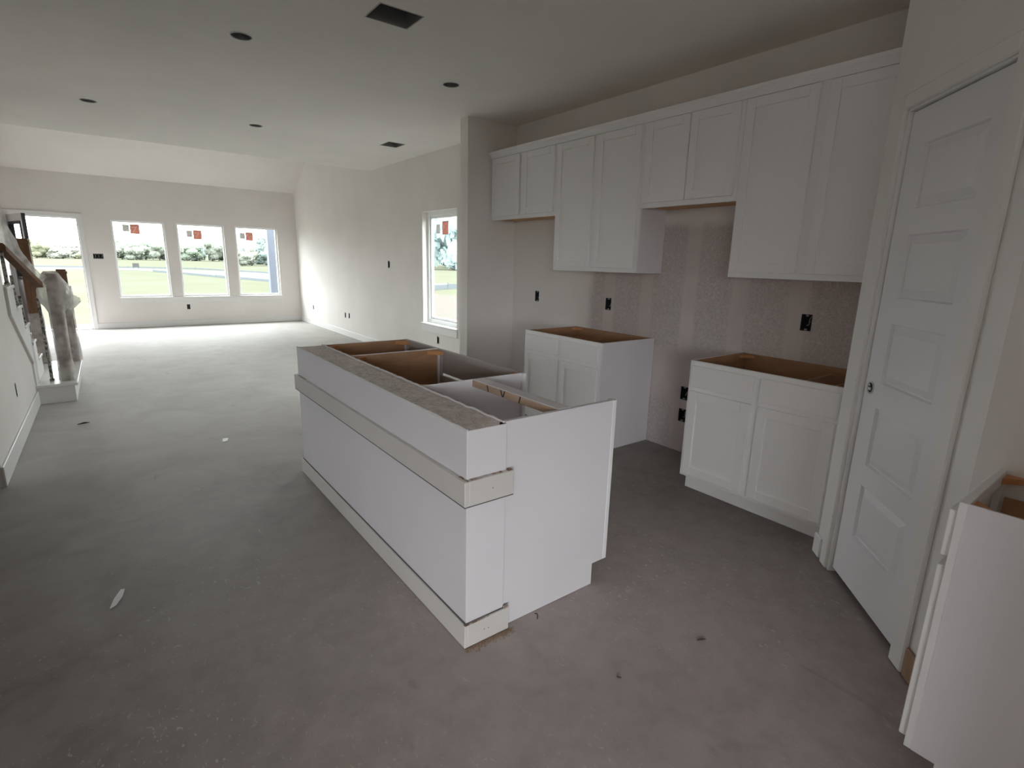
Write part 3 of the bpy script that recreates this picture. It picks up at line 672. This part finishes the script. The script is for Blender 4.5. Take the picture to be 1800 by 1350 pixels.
# skirt board on the stair wall
b = BM(); poly = [(5.79, 6*RISE-.029), (5.79, .955)] + [(6.62, .435), (6.62, RISE+.001), (NOSE[2]-.03, RISE+.001), (NOSE[2]-.03, 2*RISE-.029)]
for k in (2, 3, 4, 5):
    poly += [(NOSE[k+1]-.030, k*RISE-.029), (NOSE[k+1]-.030, (k+1)*RISE-.029)]
prism(b, poly, 'x', XL+.001, XL+.014); obj('skirt_board', b, M_trim, stc)
b = BM(); prism(b, [(5.79, .955), (6.62, .435), (6.62, .405), (5.775, .935), (5.775, 6*RISE), (5.79, 6*RISE)], 'x', XL+.0005, XL+.020); obj('skirt_moulding', b, M_board, stc)
def newel(x, y, zb, zt, s=.046):
    b = BM(); box(b, x-s, x+s, y-s, y+s, zb+.001, zt-.05, .003); o = obj('newel_post', b, M_newel, stc)
    b = BM(); box(b, x-s-.006, x+s+.006, y-s-.006, y+s+.006, zt-.05, zt-.02, .004); prism(b, [(x-s+.004, y-s+.004), (x+s-.004, y-s+.004), (x+s-.004, y+s-.004), (x-s+.004, y+s-.004)], 'z', zt-.02, zt); obj('newel_cap', b, M_newel, o)
newel(-.425, 6.77, RISE, 1.235); newel(-.405, 7.97, RISE, 1.245); newel(-.685, 7.97, RISE, 1.570, .050)
b = BM(); ra, rb_ = Vector((-.512, 6.65, 1.142)), Vector((-.668, 6.14, 1.470)); d = (rb_-ra).normalized(); sd = d.cross(Vector((0, 0, 1))).normalized()*.030; up = Vector((0, 0, .062))
vv = [[b.verts.new(p_ + sd*a + up*c) for a, c in ((-1, -.5), (1, -.5), (1, .25), (.55, .5), (-.55, .5), (-1, .25))] for p_ in (ra, rb_)]
for k in range(6): b.faces.new((vv[0][k], vv[0][(k+1) % 6], vv[1][(k+1) % 6], vv[1][k]))
b.faces.new(vv[0]); b.faces.new(vv[1][::-1]); obj('handrail', b, M_newel, stc)
def rail_z(y): return ra.z + (rb_.z-ra.z)*(ra.y-y)/(ra.y-rb_.y)
M_foil = mat('wrapped_baluster', (.3, .3, .28), .5, .4); t = NT(M_foil); p = t.geo((1, 1, .6)); t.base(t.mix(t.ramp(t.noise(p, 60, 4, .7), .42, .58), (.06, .055, .05), (.55, .53, .49)))
def baluster(x, y, z0, z1):
    b = BM(); box(b, x-.012, x+.012, y-.012, y+.012, z0, z1, .003); box(b, x-.018, x+.018, y-.018, y+.018, z0, z0+.02, .003); obj('baluster', b, M_foil, stc)
baluster(-.548, 6.80, RISE+.001, 1.02)
for x, y, k in ((-.672, 6.78, 4), (-.672, 6.47, 5), (-.674, 6.16, 6)): baluster(x, y, k*RISE+.001, max(rail_z(y)-.03, k*RISE+.25))

# plastic masking sheet
def wrap(name, sections, label, n=28, amp=.012, seed=1, ext=0):
    r2 = random.Random(seed); b = BM(); rings = []
    for i, (cx, cy, z, rx, ry) in enumerate(sections):
        ring = []
        for k in range(n):
            a = 2*math.pi*k/n; w = 1 + amp/.08*(math.sin(5*a+i*1.3)*.35 + math.sin(9*a-i*.7)*.25 + r2.uniform(-.25, .25))
            sq = 1/max(abs(math.cos(a)), abs(math.sin(a)))**.55
            ring.append(b.verts.new((cx+rx*w*sq*math.cos(a), cy+ry*w*sq*math.sin(a), z+r2.uniform(-.004, .004))))
        rings.append(ring)
    for p_, q_ in zip(rings, rings[1:]):
        for k in range(n): b.faces.new((p_[k], p_[(k+1) % n], q_[(k+1) % n], q_[k]))
    b.faces.new(rings[-1])
    o = obj(name, b, M_plastic, origin=(sections[0][0], sections[0][1], sections[0][2]), smooth=True, label=label, cat='plastic wrap', group='plastic wraps on the stair')
    return o
wrap('plastic_wrap', [(-.425, 6.77, .196, .064, .064), (-.425, 6.77, .32, .062, .062), (-.425, 6.77, .45, .056, .058), (-.425, 6.77, .60, .058, .058), (-.425, 6.77, .76, .060, .060), (-.425, 6.77, .87, .062, .064),
    (-.425, 6.77, .925, .085, .078), (-.424, 6.77, .965, .108, .092), (-.424, 6.77, 1.02, .122, .102), (-.424, 6.77, 1.08, .120, .102), (-.426, 6.77, 1.14, .104, .092), (-.428, 6.77, 1.20, .078, .076), (-.428, 6.77, 1.242, .058, .058), (-.428, 6.77, 1.256, .044, .044)],
    'crumpled clear plastic wrapped around the near newel post, bulging at its top', seed=3)
wrap('plastic_wrap', [(-.405, 7.97, .196, .066, .066), (-.405, 7.97, .40, .062, .062), (-.405, 7.97, .62, .058, .058), (-.405, 7.97, .80, .062, .062), (-.400, 7.97, .95, .068, .064), (-.398, 7.97, 1.06, .060, .060)],
    'clear plastic wrapped around the lower part of the far newel post', seed=5)
wrap('plastic_wrap', [(-.685, 7.97, .196, .068, .068), (-.685, 7.97, .35, .064, .064), (-.685, 7.97, .52, .062, .062), (-.685, 7.97, .68, .064, .064), (-.685, 7.97, .76, .060, .060)],
    'clear plastic around the foot of the tall newel post', seed=8)
def sheet(name, a, c, label, sag=.03, n=18, m=10, seed=2):
    # a, c: two polylines (lists of points) bridged into a crumpled sheet
    r2 = random.Random(seed)
    def ev(P_, u):
        f = u*(len(P_)-1); i = min(int(f), len(P_)-2); return Vector(P_[i]).lerp(Vector(P_[i+1]), f-i)
    b = BM(); g_ = []
    for i in range(n+1):
        p_, q_ = ev(a, i/n), ev(c, i/n)
        g_.append([b.verts.new(p_.lerp(q_, j/m) + Vector((r2.uniform(-.006, .006), r2.uniform(-.010, .010) + .02*math.sin(i*1.1+j*.8), r2.uniform(-.006, .006) - sag*math.sin(math.pi*j/m)))) for j in range(m+1)])
    for i in range(n):
        for j in range(m): b.faces.new((g_[i][j], g_[i][j+1], g_[i+1][j+1], g_[i+1][j]))
    return obj(name, b, M_plastic, origin=tuple(a[0]), smooth=True, label=label, cat='plastic sheet')
sheet('plastic_sheet', [(-.665, 6.20, 1.80), (-.63, 6.35, 1.66), (-.57, 6.50, 1.42), (-.50, 6.66, 1.24), (-.43, 6.72, 1.20)], [(-.70, 6.14, 1.47), (-.66, 6.28, 1.40), (-.60, 6.48, 1.27), (-.52, 6.64, 1.15), (-.44, 6.70, 1.08)],
    'long clear plastic sheet draped along the stair handrail', .02)
sheet('plastic_flap', [(-.36, 6.74, 1.06), (-.30, 6.74, 1.05), (-.25, 6.75, 1.02), (-.225, 6.76, .985)], [(-.355, 6.73, .93), (-.32, 6.73, .88), (-.29, 6.74, .90), (-.235, 6.75, .96)],
    'loose plastic flap blowing off the near newel wrap', .0, 10, 6, 9)

# ================================================================== ELECTRICAL BOXES
def ebox(label, wall, along, z, w, h, gangs=1):
    """wall: 'R' faces -X, 'F' faces -Y, 'L' faces +X"""
    d = .068
    base = {'R': (XR, along, z), 'F': (along, YF, z), 'L': (XL, along, z)}[wall]
    e = thing('electrical_box', base, label, 'electrical box', 'open electrical boxes in the walls')
    def T(u, v, q): # u along, v up, q depth into the wall
        return {'R': (q, -u, v), 'F': (u, q, v), 'L': (-q, u, v)}[wall]
    def bx(b, u0, u1, v0, v1, q0, q1):
        p_, r_ = T(u0, v0, q0), T(u1, v1, q1); box(b, p_[0], r_[0], p_[1], r_[1], p_[2], r_[2])
    t_ = .003; b = BM(); w_, h_ = w-.001, h-.001
    bx(b, -w_, -w_+t_, -h_, h_, .002, d); bx(b, w_-t_, w_, -h_, h_, .002, d); bx(b, -w_, w_, -h_, -h_+t_, .002, d); bx(b, -w_, w_, h_-t_, h_, .002, d); bx(b, -w_, w_, -h_, h_, d-t_, d)
    obj('box_shell', b, M_blue, e, local=True)
    for u in ([0] if gangs == 1 else [-.05, -.017, .017, .05]):
        for v0, v1 in ((h_-.013, h_-t_), (-h_+t_, -h_+.013)):
            b = BM(); bx(b, u-.008, u+.008, v0, v1, .003, .012); obj('screw_tab', b, M_zinc, e, local=True)
    r2 = random.Random(int(along*1000+z*100))
    for u in ([0] if gangs == 1 else [-.05, 0, .05]):
        for m_, du in ((M_black, -.008), (M_white_wire, .006), (M_copper, .012)):
            b = BM(); k = r2.uniform(-.008, .008)
            tube(b, [T(u+du, h_-.01, d-.01), T(u+du+k, .02, d-.03), T(u+du-k, -.012, d-.045), T(u+du*.5+k, -.02, d-.055)], .0022 if m_ is not M_copper else .0012, 6)
            obj('wire', b, m_, e, local=True)
    return e
LB = ['open outlet box low on the right living wall, farthest, near the front corner', 'open outlet box low on the right living wall, left one of the close pair', 'open outlet box low on the right living wall, right one of the close pair',
      'open switch box at chest height on the right living wall', 'open outlet box under the tall right window', 'open box on the wall in the refrigerator gap', 'open outlet box above the far base cabinet',
      'open outlet box above the base cabinet beside the pantry', 'upper open outlet box in the stove space', 'lower open outlet box in the stove space']
for (y, z, w, h), lb in zip(EB_R, LB): ebox(lb, 'R', y, z, w, h)
ebox('wide open four-gang switch box beside the entry door', 'F', *EB_F[0], 4)
ebox('open outlet box under the middle front window', 'F', *EB_F[1])
ebox('open outlet box low on the left stair wall', 'L', 5.466, .391, .028, .055)

# ================================================================== CEILING ITEMS
CL = ['open recessed light can in the kitchen ceiling, left of the large vent hole', 'open recessed light can nearest the left edge, toward the stairs', 'open recessed light can near the stub wall corner', 'open recessed light can toward the living room']
for i, (x, y) in enumerate(CANS):
    c = thing('light_can', (x, y, ZC), CL[i], 'light fixture', 'open recessed light cans in the ceiling')
    b = BM(); rg = disc_tube(b, (x, y), [(.0615, ZC+.002), (.0615, ZC+.11)], 24); b.faces.new(rg[1]); obj('can_housing', b, M_zinc, c)
    b = BM(); disc_tube(b, (x, y), [(.0612, ZC-.003), (.066, ZC-.0025), (.066, ZC-.0005), (.0612, ZC+.004)], 24); obj('can_rim', b, M_zinc, c)
    for k in range(2):
        b = BM(); a = .9+2.3*k+i; tube(b, [(x+.02*math.cos(a), y+.02*math.sin(a), ZC+.10), (x+.03*math.cos(a+1), y+.03*math.sin(a+1), ZC+.05), (x+.012*math.cos(a+2), y+.012*math.sin(a+2), ZC+.02), (x-.02*math.cos(a), y-.02*math.sin(a), ZC+.05)], .004, 6); obj('wire', b, M_black if k else M_white_wire, c)
    b = BM(); box(b, x-.03, x+.005, y-.02, y+.02, ZC+.05, ZC+.09, .004); obj('junction_box', b, M_black, c)
VL = ['large open duct hole in the kitchen ceiling at the top of the picture', 'small open duct hole in the ceiling toward the right window']
for i, (x0, x1, y0, y1) in enumerate(VENTS):
    c = thing('duct_boot', ((x0+x1)/2, (y0+y1)/2, ZC), VL[i], 'duct', 'open duct boots in the ceiling')
    b = BM(); e = .001; z1 = ZC+.19; A = [(x0+e, y0+e), (x1-e, y0+e), (x1-e, y1-e), (x0+e, y1-e)]
    lo = [b.verts.new((*q_, ZC+.001)) for q_ in A]; hi = [b.verts.new((*q_, z1)) for q_ in A]
    for k in range(4): b.faces.new((lo[k], lo[(k+1) % 4], hi[(k+1) % 4], hi[k]))
    b.faces.new(hi); obj('boot_sides', b, M_zinc, c)
    b = BM(); rg = disc_tube(b, ((x0+x1)/2, (y0+y1)/2), [(.085, z1-.012), (.085, z1-.002)], 20); b.faces.new(rg[0]); obj('duct_collar', b, M_dark, c)
    b = BM()
    for q_ in ((x0-.006, x0+e, y0-.006, y1+.006), (x1-e, x1+.006, y0-.006, y1+.006), (x0, x1, y0-.006, y0+e), (x0, x1, y1-e, y1+.006)): box(b, *q_, ZC-.0015, ZC+.002)
    obj('cut_edge', b, M_inner, c)

# ================================================================== FLOOR SCRAPS
def chip(name, pts, r, label, cat, m=M_chip):
    b = BM(); tube(b, pts, r, 5); obj(name, b, m, origin=tuple(pts[0]), label=label, cat=cat)
chip('wood_splinter', [(-.345, 5.67, .006), (-.30, 5.690, .008), (-.262, 5.688, .006)], [.003, .007, .002], 'dark splinter on the pale floor in front of the stair step', 'splinter')
chip('bent_nail', [(1.272, 1.452, .003), (1.286, 1.466, .004), (1.290, 1.476, .006), (1.284, 1.484, .004)], .0022, 'small bent nail on the floor at the foot of the island end panel', 'nail')
chip('wood_splinter', [(1.712, .985, .004), (1.730, .976, .005), (1.745, .968, .004)], [.002, .004, .0015], 'small dark splinter on the floor between the island and the pantry door', 'splinter')
chip('wood_splinter', [(1.304, 1.042, .004), (1.314, 1.028, .004)], [.003, .002], 'tiny dark scrap on the floor in front of the island end', 'splinter')
b = BM(); pl = [(-.150, 2.53), (-.128, 2.545), (-.105, 2.60), (-.095, 2.66), (-.110, 2.665), (-.135, 2.60)]; prism(b, pl, 'z', .0012, .003); obj('plaster_flake', b, M_sheet, origin=(-.12, 2.6, .001), label='white plaster flake on the dark floor at the left', cat='flake')
b = BM(); pl = [(.585, 4.54), (.62, 4.55), (.64, 4.62), (.60, 4.63)]; prism(b, pl, 'z', .0012, .003); obj('plaster_flake', b, M_sheet, origin=(.6, 4.58, .001), label='pale plaster flake on the floor left of the island far end', cat='flake')
b = BM()
for k in range(300):
    u = rnd.random(); x = .93+.22*u+rnd.gauss(0, .006); y = Y0-.016-abs(rnd.gauss(0, .013)); s = rnd.uniform(.0012, .0032); box(b, x-s, x+s, y-s*.6, y+s*.6, .0005, .0005+s*.8)
M_saw = mat('sawdust', (.34, .24, .165), .9, .1)
obj('sawdust', b, M_saw, origin=(1.04, Y0-.03, 0), label='strip of brown sawdust along the island near baseboard', cat='sawdust', kind='stuff')

# ================================================================== OUTDOORS
GZ = -.20
M_grass = mat('lawn', (.04, .043, .035), .9, 0.0)
t = NT(M_grass); p = t.geo(); t.base(t.mix(t.ramp(t.noise(p, .22, 5), .35, .65), (.0420, .0435, .0310), (.0475, .0480, .0375)))
M_road = mat('pale_road', (.064, .062, .060), .9, 0.0)
M_dirt = mat('bare_dirt', (.050, .045, .041), .95, 0.0)
def terrain(name, rects, z0, z1, m):
    b = BM()
    for x0, x1, y0, y1 in rects: box(b, x0, x1, y0, y1, z0, z1)
    return obj(name, b, m, **S)
terrain('ground_lawn', [(-400, 700, 12.96, 700), (3.72, 700, -300, 12.96), (-400, -6.02, -300, 12.96), (-6.02, 3.72, -300, -4.62)], GZ-.3, GZ, M_grass)
b = BM(); cur = [(-60, 62), (2, 62), (5, 56), (7.2, 46), (9.5, 38), (14, 30), (30, 20)]; wv = [8, 8, 7, 6.5, 6, 6, 6]
L_ = []; 
for i, (x, y) in enumerate(cur):
    d = Vector(cur[min(i+1, len(cur)-1)]) - Vector(cur[max(i-1, 0)]); nn = Vector((-d.y, d.x)).normalized()
    L_.append((b.verts.new((x, y, GZ+.012)), b.verts.new((x+nn.x*wv[i], y+nn.y*wv[i], GZ+.012))))
for a, c in zip(L_, L_[1:]): b.faces.new((a[0], c[0], c[1], a[1]))
obj('road', b, M_road, kind='structure')
b = BM(); box(b, 3.9, 13, 4, 24, GZ, GZ+.02); box(b, 4, 16, 12, 15, GZ, GZ+.03); obj('dirt_patch', b, M_dirt, kind='structure')
M_silt = mat('silt_fence_cloth', (.070, .078, .083), .9, 0.0)
def silt(label, pts, h):
    f = thing('silt_fence', (*pts[0], GZ), label, 'fence')
    b = BM()
    for (xa, ya), (xb_, yb_) in zip(pts, pts[1:]):
        d = Vector((xb_-xa, yb_-ya)); nn = Vector((-d.y, d.x)).normalized()*.02
        A = [b.verts.new(q_) for q_ in ((xa-nn.x, ya-nn.y, GZ), (xb_-nn.x, yb_-nn.y, GZ), (xb_+nn.x, yb_+nn.y, GZ), (xa+nn.x, ya+nn.y, GZ), (xa-nn.x, ya-nn.y, GZ+h), (xb_-nn.x, yb_-nn.y, GZ+h*.9), (xb_+nn.x, yb_+nn.y, GZ+h*.9), (xa+nn.x, ya+nn.y, GZ+h))]
        for q_ in ((0, 1, 5, 4), (1, 2, 6, 5), (2, 3, 7, 6), (3, 0, 4, 7), (4, 5, 6, 7), (0, 3, 2, 1)): b.faces.new([A[k] for k in q_])
    obj('fence_cloth', b, M_silt, f)
    for x, y in pts:
        b = BM(); box(b, x-.02, x+.02, y-.05, y-.02, GZ, GZ+h+.10); obj('fence_stake', b, M_silt, f)
silt('low dark silt fence along the near edge of the road', [(3.4, 57.5), (5.0, 52), (6.5, 45), (8.6, 37), (11, 32.5)], .17)
silt('low dark silt fence on the far side of the road', [(-8, 71), (2, 71.5), (8, 69), (11, 60), (14, 50), (18, 42)], .15)
silt('low dark silt fence beyond the tall right window', [(12, 25), (16, 27.5), (20, 29.0), (26, 30)], .30)
s = thing('site_sign', (2.35, 66, GZ), 'small grey sign board standing on the lawn beyond the left front window', 'sign')
b = BM(); box(b, 2.22, 2.76, 65.98, 66.02, GZ+.20, GZ+.60); obj('sign_board', b, mat('sign_grey', (.042, .042, .042), .9, 0.0), s)
for x in (2.28, 2.70):
    b = BM(); box(b, x-.03, x+.03, 66.03, 66.09, GZ, GZ+.60); obj('sign_post', b, M_silt, s)
pcx = thing('porch_column', (3.268, 14.0, GZ), 'pale blue wrapped porch column outside the right front window', 'column')
M_col = mat('blue_wrapped_column', (.055, .062, .082), .6)
b = BM(); box(b, 3.168, 3.368, 13.90, 14.10, GZ+.05, 2.78, .006); obj('column_shaft', b, M_col, pcx)
b = BM(); box(b, 3.140, 3.396, 13.872, 14.128, GZ, GZ+.05, .006); obj('column_base', b, M_col, pcx)
b = BM(); box(b, 3.150, 3.386, 13.882, 14.118, 2.70, 2.80, .006); obj('column_cap', b, M_col, pcx)
b = BM(); box(b, -2.0, 3.72, 12.94, 14.3, GZ-.1, -.04); obj('porch_slab', b, M_road, kind='structure')
# trees
def leaf_mat(name, c0, c1):
    m = mat(name, c0, .9, 0.0); t = NT(m)
    c_ = t.mix(t.ramp(t.noise(t.coord('Object'), 2.0, 4), .35, .65), c0, c1); t.base(c_)
    ad = t.n('ShaderNodeAddShader'); tl = t.n('ShaderNodeBsdfTranslucent'); t.l(c_, tl.inputs[0]); t.l(t.b.outputs[0], ad.inputs[0]); t.l(tl.outputs[0], ad.inputs[1])
    t.l(ad.outputs[0], t.t.nodes['Material Output'].inputs['Surface']); return m
LEAF = [leaf_mat('foliage_pale', (.096, .105, .089), (.109, .115, .097)), leaf_mat('foliage_green', (.080, .097, .076), (.093, .107, .085)), leaf_mat('foliage_blue_green', (.073, .093, .088), (.086, .103, .096)), leaf_mat('foliage_yellow', (.092, .103, .068), (.106, .112, .08)), leaf_mat('foliage_hazy', (.125, .160, .165), (.145, .178, .177))]  # the hazy leaf colour is paled to stand for veiling glare
def crown_mesh(seed, w, h, nl, n=900, ls=.42):
    r2 = random.Random(seed); b = BM()
    lumps = [(r2.uniform(-w, w)*.62, r2.uniform(-w, w)*.62, h*(.14+.78*r2.random()), r2.uniform(.32, .55)*w) for _ in range(nl)]
    lumps.append((0, 0, h*.55, w*.7))
    for k in range(n):
        lx, ly, lz, lr = r2.choice(lumps); v = Vector((r2.gauss(0, 1), r2.gauss(0, 1), r2.gauss(0, 1))).normalized()*lr*r2.uniform(.72, 1.05)
        c = Vector((lx, ly, max(lz + v.z*h/w*.55, ls))) + Vector((v.x, v.y, 0)); u = Vector((r2.gauss(0, 1), r2.gauss(0, 1), r2.gauss(0, 1))).normalized(); q_ = u.orthogonal().normalized()
        s = ls*r2.uniform(.6, 1.2); f = [b.verts.new(c+u*s), b.verts.new(c+q_*s*.6), b.verts.new(c-u*s), b.verts.new(c-q_*s*.6)]; b.faces.new(f)
    for lx, ly, lz, lr in lumps:                       # inner mass so the crown is not see-through
        bmesh.ops.create_icosphere(b, subdivisions=2, radius=lr*.93, matrix=Matrix.Translation((lx, ly, max(lz, lr*.5))) @ Matrix.Diagonal((1, 1, .8*h/w*.6, 1)))
    me = bpy.data.meshes.new('crown'); b.to_mesh(me); b.free(); return me
CROWN = [crown_mesh(11+i, 1.0, 1.6, 7+i, 900, .13) for i in range(4)]
bt = BM(); tube(bt, [(0, 0, 0), (.02, .01, .4), (0, 0, 1.0)], [.07, .055, .02], 7); TRUNK = bpy.data.meshes.new('trunk'); bt.to_mesh(TRUNK); bt.free(); TRUNK.materials.append(mat('bark', (.06, .05, .04), .9))
CM = {}
def tree(name, x, y, w, h, kind, label, group, cat='tree'):
    tr = thing(name, (x, y, GZ), label, cat, group); i = rnd.randrange(4); key = (i, kind)
    if key not in CM:
        me = CROWN[i].copy(); me.materials.append(LEAF[kind]); CM[key] = me
    for nm, me in (('crown', CM[key]), ('trunk', TRUNK)):
        o = bpy.data.objects.new(nm, me); COL.objects.link(o); o.parent = tr
    tr.scale = (w, w, h/1.75); tr.rotation_euler = (0, 0, rnd.uniform(0, 6.28))
ORD = ['first', 'second', 'third', 'fourth', 'fifth', 'sixth', 'seventh', 'eighth', 'ninth', 'tenth', 'eleventh', 'twelfth', 'thirteenth', 'fourteenth', 'fifteenth']
def row(pts, label, group):
    pts = sorted(pts, key=lambda q: q[0]/q[1])
    for i, (x, y, w, h, k) in enumerate(pts): tree('tree', x, y, w, h, k, label % ORD[i], group)
def line(x0, dx, n, y, w, hs, kinds):
    return [(x0+i*dx+rnd.uniform(-.3, .3), y+(7 if i % 2 else 0)+rnd.uniform(-.5, .5), w, rnd.uniform(*hs)*(1.07 if i % 2 else 1), kinds[i % len(kinds)]) for i in range(n)]
YB = 147
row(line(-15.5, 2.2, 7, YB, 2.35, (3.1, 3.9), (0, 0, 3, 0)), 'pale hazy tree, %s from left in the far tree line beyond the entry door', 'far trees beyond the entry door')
row(line(1.2, 2.2, 7, YB, 2.35, (3.6, 4.3), (0, 1, 0, 1)), 'green tree, %s from left in the tree line beyond the left front window', 'far trees beyond the left front window')
row(line(16.6, 2.2, 6, YB, 2.35, (4.0, 5.0), (1, 2, 0)), 'green tree, %s from left in the tree line beyond the middle front window', 'trees beyond the middle front window')
row([(19.6, 98, 1.7, 3.3, 0), (17.0, 92, 1.5, 2.3, 0)], 'pale bushy tree, %s from left, standing before the middle window tree line', 'paler trees at the right of the middle front window')
row([(24.2, 112, 2.5, 5.0, 2), (25.6, 105, 2.4, 6.6, 1), (28.6, 112, 2.8, 8.8, 3), (29.4, 104, 2.6, 8.0, 3), (32.5, 112, 2.8, 8.8, 1), (22.0, 97, 1.9, 3.0, 2), (25.6, 97, 1.9, 3.4, 2)], 'tall leafy tree, %s from left beyond the right front window', 'trees beyond the right front window')
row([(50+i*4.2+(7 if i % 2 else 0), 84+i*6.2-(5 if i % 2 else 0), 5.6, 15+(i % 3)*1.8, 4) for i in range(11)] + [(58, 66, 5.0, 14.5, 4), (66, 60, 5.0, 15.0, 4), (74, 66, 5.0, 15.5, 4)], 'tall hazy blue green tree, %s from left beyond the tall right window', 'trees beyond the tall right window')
